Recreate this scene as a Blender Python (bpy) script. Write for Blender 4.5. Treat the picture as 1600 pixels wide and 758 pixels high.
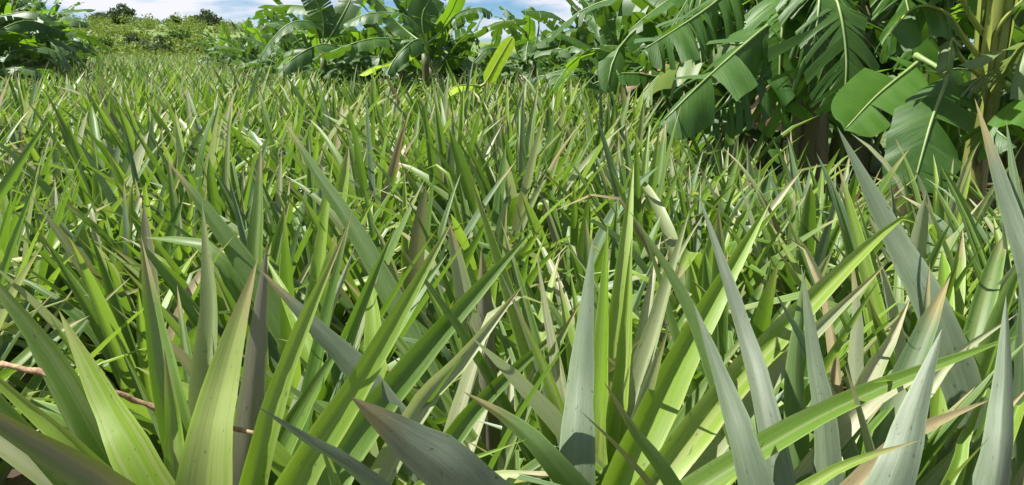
import bpy, math, random
import numpy as np
from mathutils import Vector, Matrix, Quaternion

for o in list(bpy.data.objects):
    bpy.data.objects.remove(o)
SC = bpy.context.scene
COL = SC.collection
R = math.radians
random.seed(7)
RNG = np.random.default_rng(11)

# ------------------------------------------------------------------ camera
F_PX, CAM_H, PITCH = 1256.0, 0.95, R(13.7)
cd = bpy.data.cameras.new('camera')
cd.sensor_width = 36.0
cd.lens = 36.0 * F_PX / 1600.0
cd.clip_start, cd.clip_end = 0.02, 3000.0
cam = bpy.data.objects.new('camera', cd)
cam.location = (0, 0, CAM_H)
cam.rotation_euler = (math.pi / 2 - PITCH, 0, 0)
COL.objects.link(cam)
SC.camera = cam

# ------------------------------------------------------------------ sky and sun
SUN_AZ, SUN_EL = R(-90), R(59)         # from the left, high
world = bpy.data.worlds.new('World')
SC.world = world
world.use_nodes = True
wn, wl = world.node_tree.nodes, world.node_tree.links
wn.clear()
w_out = wn.new('ShaderNodeOutputWorld')
w_bg = wn.new('ShaderNodeBackground')
w_bg.inputs['Strength'].default_value = 0.06
w_sky = wn.new('ShaderNodeTexSky')
w_sky.sky_type = 'NISHITA'
w_sky.sun_disc = False
w_sky.sun_elevation = SUN_EL
w_sky.sun_rotation = SUN_AZ
w_sky.altitude = 2200.0
w_sky.air_density, w_sky.dust_density, w_sky.ozone_density = 1.0, 0.0, 2.5
w_tc = wn.new('ShaderNodeTexCoord')
w_map = wn.new('ShaderNodeMapping')
w_map.inputs['Scale'].default_value = (1.6, 1.6, 9.0)
w_map.inputs['Location'].default_value = (0.35, 0.1, 0.0)
w_noise = wn.new('ShaderNodeTexNoise')
w_noise.inputs['Scale'].default_value = 2.4
w_noise.inputs['Detail'].default_value = 7.0
w_noise.inputs['Roughness'].default_value = 0.56
w_ramp = wn.new('ShaderNodeValToRGB')
w_ramp.color_ramp.elements[0].position = 0.45
w_ramp.color_ramp.elements[0].color = (0, 0, 0, 1)
w_ramp.color_ramp.elements[1].position = 0.57
w_ramp.color_ramp.elements[1].color = (1, 1, 1, 1)
w_mix = wn.new('ShaderNodeMixRGB')
w_mix.inputs['Color2'].default_value = (7.8, 7.9, 8.5, 1)       # sunlit cumulus
wl.new(w_tc.outputs['Generated'], w_map.inputs['Vector'])
wl.new(w_map.outputs['Vector'], w_noise.inputs['Vector'])
wl.new(w_noise.outputs['Fac'], w_ramp.inputs['Fac'])
wl.new(w_ramp.outputs['Color'], w_mix.inputs['Fac'])
w_tint = wn.new('ShaderNodeMixRGB')
w_tint.blend_type = 'MULTIPLY'
w_tint.inputs['Fac'].default_value = 1.0
w_tint.inputs['Color2'].default_value = (0.50, 0.69, 0.92, 1)     # tint that makes the clear sky darker and bluer, evenly all over
wl.new(w_sky.outputs['Color'], w_tint.inputs['Color1'])
wl.new(w_tint.outputs['Color'], w_mix.inputs['Color1'])
wl.new(w_mix.outputs['Color'], w_bg.inputs['Color'])
wl.new(w_bg.outputs['Background'], w_out.inputs['Surface'])

sd = bpy.data.lights.new('sun', 'SUN')
sd.energy = 5.0
sd.angle = R(0.5)
sd.color = (1.0, 0.965, 0.90)
sun = bpy.data.objects.new('sun', sd)
svec = Vector((math.sin(SUN_AZ) * math.cos(SUN_EL), math.cos(SUN_AZ) * math.cos(SUN_EL), math.sin(SUN_EL)))
sun.rotation_euler = svec.to_track_quat('Z', 'Y').to_euler()
sun.location = svec * 30
COL.objects.link(sun)

SC.view_settings.view_transform = 'Standard'
SC.view_settings.look = 'None'
SC.view_settings.exposure = 1.0
SC.view_settings.gamma = 1.0
SC.view_settings.use_curve_mapping = False
SC.cycles.max_bounces = 7
SC.cycles.diffuse_bounces = 4
SC.cycles.transmission_bounces = 5

# ------------------------------------------------------------------ helpers
def at(px, py, Y):
    """the place in the field seen at that spot of the photograph, Y metres ahead"""
    x, z = (px - 800.0) / F_PX, -(py - 379.0) / F_PX
    wy = math.cos(PITCH) + z * math.sin(PITCH)
    wz = -math.sin(PITCH) + z * math.cos(PITCH)
    s = Y / wy
    return np.array([x * s, Y, CAM_H + wz * s])

def px_to_m(py, Y):
    z = -(py - 379.0) / F_PX
    return Y / (math.cos(PITCH) + z * math.sin(PITCH)) / F_PX

def unit(v):
    v = np.asarray(v, float)
    n = np.linalg.norm(v, axis=-1, keepdims=True)
    return v / np.maximum(n, 1e-9)

def make_mesh(name, V, Fc, UV=None, rnd=None, mats=(), midx=None, smooth=True):
    me = bpy.data.meshes.new(name)
    V = np.asarray(V, float)
    me.from_pydata(V.tolist(), [], [tuple(int(i) for i in f) for f in Fc])
    n = len(me.loops)
    vi = np.empty(n, np.int32)
    me.loops.foreach_get('vertex_index', vi)
    if UV is not None:
        uvl = me.uv_layers.new(name='UVMap')
        uvl.data.foreach_set('uv', np.asarray(UV, np.float32)[vi].ravel())
    if rnd is not None:
        a = me.attributes.new('rnd', 'FLOAT', 'POINT')
        a.data.foreach_set('value', np.asarray(rnd, np.float32))
    for m in mats:
        me.materials.append(m)
    if midx is not None:
        me.polygons.foreach_set('material_index', np.asarray(midx, np.int32))
    if smooth:
        me.polygons.foreach_set('use_smooth', np.ones(len(me.polygons), bool))
    me.update()
    return me

def link(name, me, parent=None, **props):
    o = bpy.data.objects.new(name, me)
    COL.objects.link(o)
    if parent is not None:
        o.parent = parent
    for k, v in props.items():
        o[k] = v
    return o

def thing(name, loc, label, category, group=None, rz=0.0):
    e = bpy.data.objects.new(name, None)
    e.empty_display_size = 0.1
    e.location = loc
    e.rotation_euler = (0, 0, rz)
    COL.objects.link(e)
    e['label'], e['category'] = label, category
    if group:
        e['group'] = group
    return e

def set_mat(o, m):
    o.material_slots[0].link = 'OBJECT'
    o.material_slots[0].material = m

def catmull(P, n):
    """smooth curve through the points P, n samples spread evenly along it"""
    P = [np.asarray(p, float) for p in P]
    Q = [2 * P[0] - P[1]] + P + [2 * P[-1] - P[-2]]
    pts = []
    for i in range(1, len(Q) - 2):
        for t in np.linspace(0, 1, 14, endpoint=False):
            a, b, c, d = Q[i - 1], Q[i], Q[i + 1], Q[i + 2]
            pts.append(0.5 * ((2 * b) + (c - a) * t + (2 * a - 5 * b + 4 * c - d) * t * t + (3 * b - a - 3 * c + d) * t ** 3))
    pts.append(P[-1])
    pts = np.array(pts)
    s = np.concatenate([[0], np.cumsum(np.linalg.norm(np.diff(pts, axis=0), axis=1))])
    u = np.linspace(0, s[-1], n)
    return np.stack([np.interp(u, s, pts[:, k]) for k in range(3)], 1)

def tangents(C):
    T = np.gradient(C, axis=0)
    return unit(T)

def ribbon(C, S, N, hw, us, chan, ripple=0.0, rng=RNG, crease=1.2):
    """blade along C; S side, N upper-face normal; edges lifted towards N by chan"""
    n, k = len(C), len(us)
    us = np.asarray(us)
    V = np.empty((n, k, 3))
    for j, u in enumerate(us):
        lift = chan * abs(u) ** crease * hw
        if ripple:
            lift = lift + ripple * hw * abs(u) * np.sin(np.linspace(0, rng.uniform(6, 14), n) + rng.uniform(0, 6))
        V[:, j] = C + S * (hw * u * (1 - 0.18 * chan * u * u))[:, None] + N * lift[:, None]
    UV = np.empty((n, k, 2))
    UV[..., 0] = (us[None] + 1) / 2
    UV[..., 1] = np.linspace(0, 1, n)[:, None]
    idx = np.arange(n * k).reshape(n, k)
    Fc = np.stack([idx[:-1, :-1], idx[:-1, 1:], idx[1:, 1:], idx[1:, :-1]], -1).reshape(-1, 4)
    # front face must look along N
    a, b, c = V.reshape(-1, 3)[Fc[0, 0]], V.reshape(-1, 3)[Fc[0, 1]], V.reshape(-1, 3)[Fc[0, 3]]
    if np.dot(np.cross(b - a, c - a), N[0]) < 0:
        Fc = Fc[:, ::-1]
    return V.reshape(-1, 3), Fc, UV.reshape(-1, 2)

def tube(C, rad, k=8, cap=True):
    C = np.asarray(C, float)
    n = len(C)
    T = tangents(C)
    ref = np.array([0.31, 0.83, 0.47])
    A = unit(np.cross(T, ref))
    B = np.cross(T, A)
    rad = np.broadcast_to(np.asarray(rad, float), (n,))
    ang = np.linspace(0, 2 * math.pi, k, endpoint=False)
    V = C[:, None] + rad[:, None, None] * (A[:, None] * np.cos(ang)[None, :, None] + B[:, None] * np.sin(ang)[None, :, None])
    idx = np.arange(n * k).reshape(n, k)
    nx = np.roll(idx, -1, 1)
    Fc = np.stack([idx[:-1], nx[:-1], nx[1:], idx[1:]], -1).reshape(-1, 4).tolist()
    UV = np.empty((n, k, 2))
    UV[..., 0] = np.linspace(0, 1, k)[None]
    UV[..., 1] = np.linspace(0, 1, n)[:, None]
    if cap:
        Fc.append(list(idx[0][::-1]))
        Fc.append(list(idx[-1]))
    return V.reshape(-1, 3), Fc, UV.reshape(-1, 2)

class Bag:
    """collects pieces for one mesh"""
    def __init__(self):
        self.V, self.F, self.U, self.r, self.m, self.n = [], [], [], [], [], 0
    def add(self, V, Fc, UV, rnd=0.0, m=0):
        self.V.append(V)
        self.F.extend([tuple(int(i) + self.n for i in f) for f in Fc])
        self.U.append(UV)
        self.r.append(np.full(len(V), rnd))
        self.m.extend([m] * len(Fc))
        self.n += len(V)
    def mesh(self, name, mats):
        return make_mesh(name, np.concatenate(self.V), self.F, np.concatenate(self.U), np.concatenate(self.r), mats, self.m)

# ------------------------------------------------------------------ materials
class NT:
    def __init__(self, name):
        self.mat = bpy.data.materials.new(name)
        self.mat.use_nodes = True
        self.n, self.l = self.mat.node_tree.nodes, self.mat.node_tree.links
        self.n.clear()
        self.out = self.n.new('ShaderNodeOutputMaterial')
    def node(self, kind, **kw):
        nd = self.n.new(kind)
        for k, v in kw.items():
            setattr(nd, k, v)
        return nd
    def put(self, sock, v):
        if isinstance(v, bpy.types.NodeSocket):
            self.l.new(v, sock)
        elif isinstance(v, (tuple, list)):
            sock.default_value = (*v, 1.0) if (len(v) == 3 and sock.type == 'RGBA') else v
        else:
            sock.default_value = v
    def math(self, op, a, b=0.0, clamp=False):
        nd = self.node('ShaderNodeMath', operation=op, use_clamp=clamp)
        self.put(nd.inputs[0], a)
        self.put(nd.inputs[1], b)
        return nd.outputs[0]
    def mix(self, f, a, b, mode='MIX'):
        nd = self.node('ShaderNodeMixRGB', blend_type=mode)
        self.put(nd.inputs[0], f)
        self.put(nd.inputs[1], a)
        self.put(nd.inputs[2], b)
        return nd.outputs[0]
    def ramp(self, f, p0, p1, smooth=True):
        nd = self.node('ShaderNodeMapRange', interpolation_type='SMOOTHSTEP' if smooth else 'LINEAR')
        self.put(nd.inputs[0], f)
        nd.inputs[1].default_value, nd.inputs[2].default_value = p0, p1
        nd.inputs[3].default_value, nd.inputs[4].default_value = 0.0, 1.0
        return nd.outputs[0]
    def noise(self, vec, scale, detail=3.0, rough=0.55):
        nd = self.node('ShaderNodeTexNoise')
        self.put(nd.inputs['Vector'], vec)
        nd.inputs['Scale'].default_value = scale
        nd.inputs['Detail'].default_value = detail
        nd.inputs['Roughness'].default_value = rough
        return nd.outputs['Fac']
    def uv_rnd(self):
        """u across, v along, a stable random number for each leaf"""
        uv = self.node('ShaderNodeUVMap', uv_map='UVMap')
        sep = self.node('ShaderNodeSeparateXYZ')
        self.l.new(uv.outputs[0], sep.inputs[0])
        at_ = self.node('ShaderNodeAttribute', attribute_name='rnd')
        oi = self.node('ShaderNodeObjectInfo')
        r = self.math('FRACT', self.math('ADD', at_.outputs['Fac'], oi.outputs['Random']))
        return sep.outputs[0], sep.outputs[1], r
    def vec(self, x, y, z):
        c = self.node('ShaderNodeCombineXYZ')
        for i, v in enumerate((x, y, z)):
            self.put(c.inputs[i], v)
        return c.outputs[0]

def leaf_material(name, up_a, up_b, stripe, edge, back_a, back_b, glow, trans=0.3, stripe_w=0.6, tan_tip=0.5,
                  blotch=0.2, rough=0.46, back_rough=0.52, vein=22.0, edge_lo=0.72):
    t = NT(name)
    u, v, r = t.uv_rnd()
    r2 = t.math('FRACT', t.math('MULTIPLY', r, 7.31))
    r3 = t.math('FRACT', t.math('MULTIPLY', r, 17.7))
    r100 = t.math('MULTIPLY', r, 100.0)
    au = t.math('ABSOLUTE', t.math('SUBTRACT', t.math('MULTIPLY', u, 2.0), 1.0))
    fine = t.noise(t.vec(t.math('MULTIPLY', u, vein), t.math('MULTIPLY', v, 1.4), r100), 1.0, 3.0, 0.6)
    broad = t.noise(t.vec(t.math('MULTIPLY', u, 3.0), t.math('MULTIPLY', v, 3.5), r100), 1.0, 3.0, 0.6)
    # upper face
    c = t.mix(r2, up_a, up_b)
    c = t.mix(t.math('MULTIPLY', t.ramp(broad, 0.35, 0.75), 0.55), c, up_b)
    st = t.math('MULTIPLY', t.math('SUBTRACT', 1.0, t.ramp(au, 0.05, 0.7)), t.ramp(r3, 0.35, 0.9))
    c = t.mix(t.math('MULTIPLY', st, stripe_w), c, stripe)
    c = t.mix(t.math('MULTIPLY', t.math('SUBTRACT', 1.0, t.ramp(v, 0.15, 0.6)), 0.35), c, edge)
    dust = t.noise(t.vec(t.math('MULTIPLY', u, 4.0), t.math('MULTIPLY', v, 7.0), t.math('ADD', r100, 57.0)), 1.0, 5.0, 0.7)
    c = t.mix(t.math('MULTIPLY', t.ramp(dust, 0.45, 0.75), 0.26), c, (0.20, 0.25, 0.13))
    ed = t.ramp(au, edge_lo, 0.98)
    c = t.mix(t.math('MULTIPLY', ed, 0.6), c, edge)
    c = t.mix(t.math('MULTIPLY', t.ramp(fine, 0.42, 0.68), 0.45), c, t.mix(0.5, c, edge))
    band = t.noise(t.vec(t.math('MULTIPLY', u, 5.0), t.math('MULTIPLY', v, 0.7), t.math('ADD', r100, 31.0)), 1.0, 2.0, 0.5)
    c = t.mix(t.math('MULTIPLY', t.math('MULTIPLY', t.ramp(band, 0.52, 0.62), t.ramp(r2, 0.25, 0.8)), stripe_w), c, stripe)
    hair = t.noise(t.vec(t.math('MULTIPLY', u, vein * 2.7), t.math('MULTIPLY', v, 3.0), t.math('ADD', r100, 13.0)), 1.0, 2.0, 0.7)
    c = t.mix(t.math('MULTIPLY', t.ramp(hair, 0.44, 0.60), 0.30), c, t.mix(0.6, c, (0.05, 0.10, 0.02)))
    # lower face: silvery scales in fine lines
    b = t.mix(t.math('ADD', t.math('MULTIPLY', t.ramp(fine, 0.3, 0.7), 0.42), t.math('MULTIPLY', t.ramp(dust, 0.35, 0.7), 0.55)), back_a, back_b)
    b = t.mix(t.math('MULTIPLY', r2, 0.35), b, up_b)
    b = t.mix(t.math('MULTIPLY', ed, 0.35), b, edge)
    geo = t.node('ShaderNodeNewGeometry')
    col = t.mix(geo.outputs['Backfacing'], c, b)
    # withered tips and blotches, the same on both faces
    tip = t.math('MULTIPLY', t.ramp(t.math('ADD', v, t.math('MULTIPLY', broad, 0.16)), 0.93, 1.04), t.ramp(r3, 1 - tan_tip - .12, 1 - tan_tip))
    col = t.mix(tip, col, (0.31, 0.265, 0.12))
    bl = t.math('MULTIPLY', t.ramp(broad, 0.60, 0.74), t.math('LESS_THAN', r2, blotch))
    col = t.mix(t.math('MULTIPLY', bl, 0.8), col, (0.17, 0.138, 0.078))
    spot = t.noise(t.vec(t.math('MULTIPLY', u, 9.0), t.math('MULTIPLY', v, 55.0), r100), 1.0, 1.0)
    col = t.mix(t.math('MULTIPLY', t.ramp(spot, 0.70, 0.76), 0.6), col, (0.05, 0.045, 0.03))
    p = t.node('ShaderNodeBsdfPrincipled')
    t.put(p.inputs['Base Color'], col)
    t.put(p.inputs['Roughness'], t.math('ADD', t.mix(geo.outputs['Backfacing'], (rough - .12,) * 3, (back_rough - .06,) * 3), t.math('MULTIPLY', dust, 0.26)))
    p.inputs['Specular IOR Level'].default_value = 0.42
    bump = t.node('ShaderNodeBump')
    bump.inputs['Strength'].default_value = 0.14
    bump.inputs['Distance'].default_value = 0.002
    t.put(bump.inputs['Height'], fine)
    t.l.new(bump.outputs[0], p.inputs['Normal'])
    tr = t.node('ShaderNodeBsdfTranslucent')
    t.put(tr.inputs['Color'], t.mix(0.75, col, glow))
    mx = t.node('ShaderNodeMixShader')
    mx.inputs[0].default_value = trans
    t.l.new(p.outputs[0], mx.inputs[1])
    t.l.new(tr.outputs[0], mx.inputs[2])
    t.l.new(mx.outputs[0], t.out.inputs['Surface'])
    return t.mat

M = {}
GREY_A, GREY_B = (0.120, 0.160, 0.100), (0.235, 0.268, 0.195)
M['green'] = leaf_material('pineapple_leaf_green', (0.034, 0.098, 0.008), (0.112, 0.205, 0.020), (0.26, 0.31, 0.14), (0.25, 0.37, 0.09), (0.080, 0.145, 0.038), (0.150, 0.215, 0.085), (0.22, 0.42, 0.01), 0.31)
M['lime'] = leaf_material('pineapple_leaf_lime', (0.135, 0.262, 0.012), (0.21, 0.335, 0.024), (0.35, 0.40, 0.14), (0.36, 0.47, 0.10), (0.14, 0.25, 0.07), (0.25, 0.35, 0.15), (0.34, 0.54, 0.02), 0.34, 0.7)
M['silver'] = leaf_material('pineapple_leaf_silver', (0.062, 0.125, 0.045), (0.125, 0.195, 0.085), (0.27, 0.29, 0.21), (0.27, 0.35, 0.19), GREY_A, GREY_B, (0.14, 0.27, 0.05), 0.20, 0.4, 0.3, 0.15, 0.42, 0.45)
M['pale'] = leaf_material('pineapple_leaf_pale', (0.21, 0.275, 0.105), (0.33, 0.36, 0.20), (0.50, 0.47, 0.33), (0.33, 0.42, 0.13), (0.24, 0.29, 0.17), (0.37, 0.39, 0.28), (0.40, 0.48, 0.12), 0.33, 0.8, 0.6)
M['bronze'] = leaf_material('pineapple_leaf_bronze', (0.10, 0.16, 0.040), (0.19, 0.175, 0.105), (0.27, 0.23, 0.19), (0.19, 0.30, 0.04), (0.17, 0.155, 0.12), (0.27, 0.245, 0.21), (0.27, 0.30, 0.05), 0.25, 0.9, 0.6, 0.2, edge_lo=0.45)
M['dry'] = leaf_material('pineapple_leaf_dry', (0.21, 0.155, 0.070), (0.34, 0.28, 0.15), (0.31, 0.26, 0.16), (0.34, 0.30, 0.16), (0.23, 0.18, 0.10), (0.34, 0.28, 0.18), (0.36, 0.27, 0.08), 0.22, 0.4, 0.9, 0.6, 0.6, 0.65)
KINDS = ['green', 'lime', 'silver', 'pale', 'bronze', 'dry']
KMATS = [M[k] for k in KINDS]

def banana_material(name, a, b, back, glow, trans=0.3, brown=0.3):
    t = NT(name)
    u, v, r = t.uv_rnd()
    r2 = t.math('FRACT', t.math('MULTIPLY', r, 5.77))
    r100 = t.math('MULTIPLY', r, 100.0)
    au = t.math('ABSOLUTE', t.math('SUBTRACT', t.math('MULTIPLY', u, 2.0), 1.0))
    vein = t.noise(t.vec(t.math('MULTIPLY', au, 1.2), t.math('MULTIPLY', t.math('SUBTRACT', v, t.math('MULTIPLY', au, 0.03)), 150.0), r100), 1.0, 2.0, 0.6)
    broad = t.noise(t.vec(t.math('MULTIPLY', au, 2.0), t.math('MULTIPLY', v, 9.0), r100), 1.0, 4.0, 0.6)
    c = t.mix(t.math('ADD', t.math('MULTIPLY', r2, 0.5), t.math('MULTIPLY', t.ramp(broad, 0.3, 0.75), 0.5)), a, b)
    c = t.mix(t.math('MULTIPLY', t.ramp(vein, 0.45, 0.75), 0.30), c, t.mix(0.6, c, (0.22, 0.33, 0.08)))
    geo = t.node('ShaderNodeNewGeometry')
    bk = t.mix(t.math('MULTIPLY', t.ramp(vein, 0.35, 0.7), 0.5), back, t.mix(0.5, back, (0.2, 0.3, 0.12)))
    col = t.mix(geo.outputs['Backfacing'], c, bk)
    br = t.math('MULTIPLY', t.ramp(t.math('ADD', au, t.math('MULTIPLY', broad, 0.45)), 1.17, 1.30), t.math('LESS_THAN', r2, brown))
    col = t.mix(br, col, (0.20, 0.12, 0.05))
    p = t.node('ShaderNodeBsdfPrincipled')
    t.put(p.inputs['Base Color'], col)
    t.put(p.inputs['Roughness'], t.mix(geo.outputs['Backfacing'], (0.48,) * 3, (0.62,) * 3))
    bump = t.node('ShaderNodeBump')
    bump.inputs['Strength'].default_value = 0.35
    bump.inputs['Distance'].default_value = 0.004
    t.put(bump.inputs['Height'], vein)
    t.l.new(bump.outputs[0], p.inputs['Normal'])
    tr = t.node('ShaderNodeBsdfTranslucent')
    t.put(tr.inputs['Color'], t.mix(0.7, col, glow))
    mx = t.node('ShaderNodeMixShader')
    mx.inputs[0].default_value = trans
    t.l.new(p.outputs[0], mx.inputs[1])
    t.l.new(tr.outputs[0], mx.inputs[2])
    t.l.new(mx.outputs[0], t.out.inputs['Surface'])
    return t.mat

M['ban'] = banana_material('banana_leaf_green', (0.021, 0.074, 0.008), (0.054, 0.132, 0.014), (0.042, 0.092, 0.024), (0.18, 0.38, 0.01), 0.28)
M['ban_bright'] = banana_material('banana_leaf_bright', (0.040, 0.125, 0.008), (0.080, 0.195, 0.013), (0.060, 0.135, 0.022), (0.28, 0.55, 0.01), 0.40)
M['ban_lime'] = banana_material('banana_leaf_young', (0.36, 0.56, 0.005), (0.42, 0.60, 0.008), (0.36, 0.54, 0.008), (0.60, 0.85, 0.004), 0.5, 0.0)
M['ban_dry'] = banana_material('banana_leaf_withered', (0.16, 0.095, 0.045), (0.30, 0.20, 0.10), (0.22, 0.15, 0.08), (0.34, 0.20, 0.06), 0.2, 1.0)
M['ban_pale'] = banana_material('banana_leaf_pale', (0.12, 0.19, 0.06), (0.20, 0.27, 0.11), (0.17, 0.23, 0.11), (0.30, 0.42, 0.08), 0.35)

def simple(name, a, b, scale=8.0, rough=0.7, stretch=(1, 1, 1), bump=0.3, dist=0.01, thr=(0.35, 0.7), c3=None):
    t = NT(name)
    tc = t.node('ShaderNodeTexCoord')
    mp = t.node('ShaderNodeMapping')
    mp.inputs['Scale'].default_value = stretch
    t.l.new(tc.outputs['Object'], mp.inputs[0])
    f = t.noise(mp.outputs[0], scale, 6.0, 0.62)
    c = t.mix(t.ramp(f, *thr), a, b)
    if c3:
        c = t.mix(t.ramp(t.noise(mp.outputs[0], scale * 3.7, 4.0), 0.55, 0.68), c, c3)
    p = t.node('ShaderNodeBsdfPrincipled')
    t.put(p.inputs['Base Color'], c)
    p.inputs['Roughness'].default_value = rough
    bp = t.node('ShaderNodeBump')
    bp.inputs['Strength'].default_value = bump
    bp.inputs['Distance'].default_value = dist
    t.put(bp.inputs['Height'], f)
    t.l.new(bp.outputs[0], p.inputs['Normal'])
    t.l.new(p.outputs[0], t.out.inputs['Surface'])
    return t.mat

M['weeds'] = simple('weedy_ground', (0.045, 0.085, 0.02), (0.10, 0.15, 0.035), 1.3, 0.95, bump=1.0, dist=0.1, c3=(0.14, 0.15, 0.05))
M['soil'] = simple('soil', (0.055, 0.036, 0.022), (0.115, 0.076, 0.046), 5.0, 0.95, bump=0.8, dist=0.03, c3=(0.16, 0.11, 0.065))
M['hill'] = simple('grassy_slope', (0.085, 0.150, 0.022), (0.16, 0.22, 0.04), 0.12, 0.95, bump=1.0, dist=0.6, c3=(0.20, 0.22, 0.06))
M['stem'] = simple('pineapple_stem', (0.10, 0.12, 0.05), (0.16, 0.13, 0.07), 30, 0.8)
M['pseudo'] = simple('banana_stem', (0.085, 0.12, 0.03), (0.15, 0.105, 0.05), 6.0, 0.55, (1, 1, 0.12), 0.4, 0.01, c3=(0.07, 0.035, 0.02))
M['pseudo_red'] = simple('banana_stem_reddish', (0.21, 0.25, 0.05), (0.12, 0.055, 0.03), 7.0, 0.5, (1, 1, 0.15), 0.4, 0.01, c3=(0.06, 0.025, 0.018))
M['midrib'] = simple('banana_midrib', (0.17, 0.26, 0.07), (0.25, 0.33, 0.11), 9, 0.42, bump=0.1)
M['petiole'] = simple('banana_petiole_yellow', (0.19, 0.26, 0.04), (0.28, 0.31, 0.06), 5, 0.42, (1, 1, 1), 0.2)
M['twig'] = simple('dry_twig', (0.20, 0.115, 0.055), (0.46, 0.31, 0.17), 60, 0.8, (1, 1, 1), 0.9, 0.004, c3=(0.24, 0.15, 0.08))
M['bark'] = simple('bark', (0.07, 0.055, 0.04), (0.13, 0.11, 0.085), 6, 0.9)

def foliage(name, a, b, glow, trans=0.3):
    t = NT(name)
    u, v, r = t.uv_rnd()
    c = t.mix(r, a, b)
    p = t.node('ShaderNodeBsdfPrincipled')
    t.put(p.inputs['Base Color'], c)
    p.inputs['Roughness'].default_value = 0.75
    tr = t.node('ShaderNodeBsdfTranslucent')
    t.put(tr.inputs['Color'], t.mix(0.6, c, glow))
    mx = t.node('ShaderNodeMixShader')
    mx.inputs[0].default_value = trans
    t.l.new(p.outputs[0], mx.inputs[1])
    t.l.new(tr.outputs[0], mx.inputs[2])
    t.l.new(mx.outputs[0], t.out.inputs['Surface'])
    return t.mat

M['tree'] = foliage('tree_foliage', (0.035, 0.065, 0.022), (0.075, 0.11, 0.04), (0.12, 0.2, 0.03))
M['shrub'] = foliage('shrub_foliage', (0.045, 0.10, 0.018), (0.10, 0.19, 0.03), (0.18, 0.34, 0.02))
M['scrub'] = foliage('scrub_foliage', (0.10, 0.165, 0.022), (0.20, 0.26, 0.05), (0.28, 0.38, 0.03))
M['browntree'] = foliage('brown_tree_foliage', (0.07, 0.065, 0.035), (0.13, 0.115, 0.06), (0.2, 0.18, 0.06))

# how far the pineapples reach, by direction across the picture
LIM_PX = [-900, 0, 120, 330, 420, 560, 700, 760, 900, 1000, 1100, 1250, 1400, 1600, 2600]
LIM_Y = [10, 11.5, 30, 32, 16, 9.5, 8.0, 9.0, 8.8, 5.6, 4.3, 3.3, 2.65, 2.55, 2.55]
# ------------------------------------------------------------------ setting: ground and far slope
def ground():
    xs = np.concatenate([np.linspace(-1500, -40, 12), np.linspace(-36, 36, 90), np.linspace(40, 1500, 12)])
    ys = np.concatenate([np.linspace(-300, -4, 6), np.linspace(-3, 40, 80), np.linspace(44, 2200, 16)])
    X, Y = np.meshgrid(xs, ys, indexing='ij')
    Z = 0.025 * np.sin(X * 3.1 + np.sin(Y * 2.2)) + 0.02 * np.sin(Y * 4.3 + X * 1.3)
    Z = np.where((np.abs(X) < 36) & (Y < 40) & (Y > -3), Z, 0)
    idx = np.arange(X.size).reshape(X.shape)
    Fc = np.stack([idx[:-1, :-1], idx[1:, :-1], idx[1:, 1:], idx[:-1, 1:]], -1).reshape(-1, 4)
    me = make_mesh('ground', np.stack([X, Y, Z], -1).reshape(-1, 3), Fc, mats=[M['soil']])
    link('ground', me, kind='structure')
ground()

def verge():
    # weedy ground that starts where the planted field ends, 4 mm and more above the soil
    V, Fc = [], []
    ang = np.linspace(-1.25, 1.25, 91)
    for a in ang:
        px = 800 + F_PX * math.tan(a)
        y0 = float(np.interp(px, LIM_PX, LIM_Y)) + 0.5
        for k, f in enumerate((1.0, 1.15, 1.6, 3.0, 8.0, 40.0)):
            y = y0 * f
            V.append((y * math.tan(a), y, 0.055 + (0.0 if k else -0.06)))
    n = 6
    for i in range(len(ang) - 1):
        for k in range(n - 1):
            Fc.append((i * n + k, (i + 1) * n + k, (i + 1) * n + k + 1, i * n + k + 1))
    link('grass_verge', make_mesh('grass_verge', V, Fc, mats=[M['weeds']]), kind='structure')

def hill_height(x, y):
    g = lambda cx, cy, sx, sy, h: h * math.exp(-((x - cx) / sx) ** 2 - ((y - cy) / sy) ** 2)
    base = g(-72, 150, 42, 62, 4.0) + g(-30, 190, 40, 60, 2.6) + g(30, 210, 50, 60, 1.5) + g(-130, 170, 60, 60, 3.4)
    return base + 0.25 * math.sin(x * .21) + 0.25 * math.sin(y * .17 + x * .08) - 0.9

def hill():
    xs, ys = np.linspace(-260, 160, 71), np.linspace(44, 330, 61)
    V = [(x, y, hill_height(x, y)) for x in xs for y in ys]
    idx = np.arange(len(V)).reshape(len(xs), len(ys))
    Fc = np.stack([idx[:-1, :-1], idx[1:, :-1], idx[1:, 1:], idx[:-1, 1:]], -1).reshape(-1, 4)
    link('hill', make_mesh('hill', V, Fc, mats=[M['hill']]), kind='structure')
verge()
hill()

# ------------------------------------------------------------------ pineapple leaves
def width_profile(t):
    return np.minimum(1.0, 0.72 + 1.1 * t) * (1 - np.maximum(t, 0) ** 2.9) + 0.004

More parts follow.
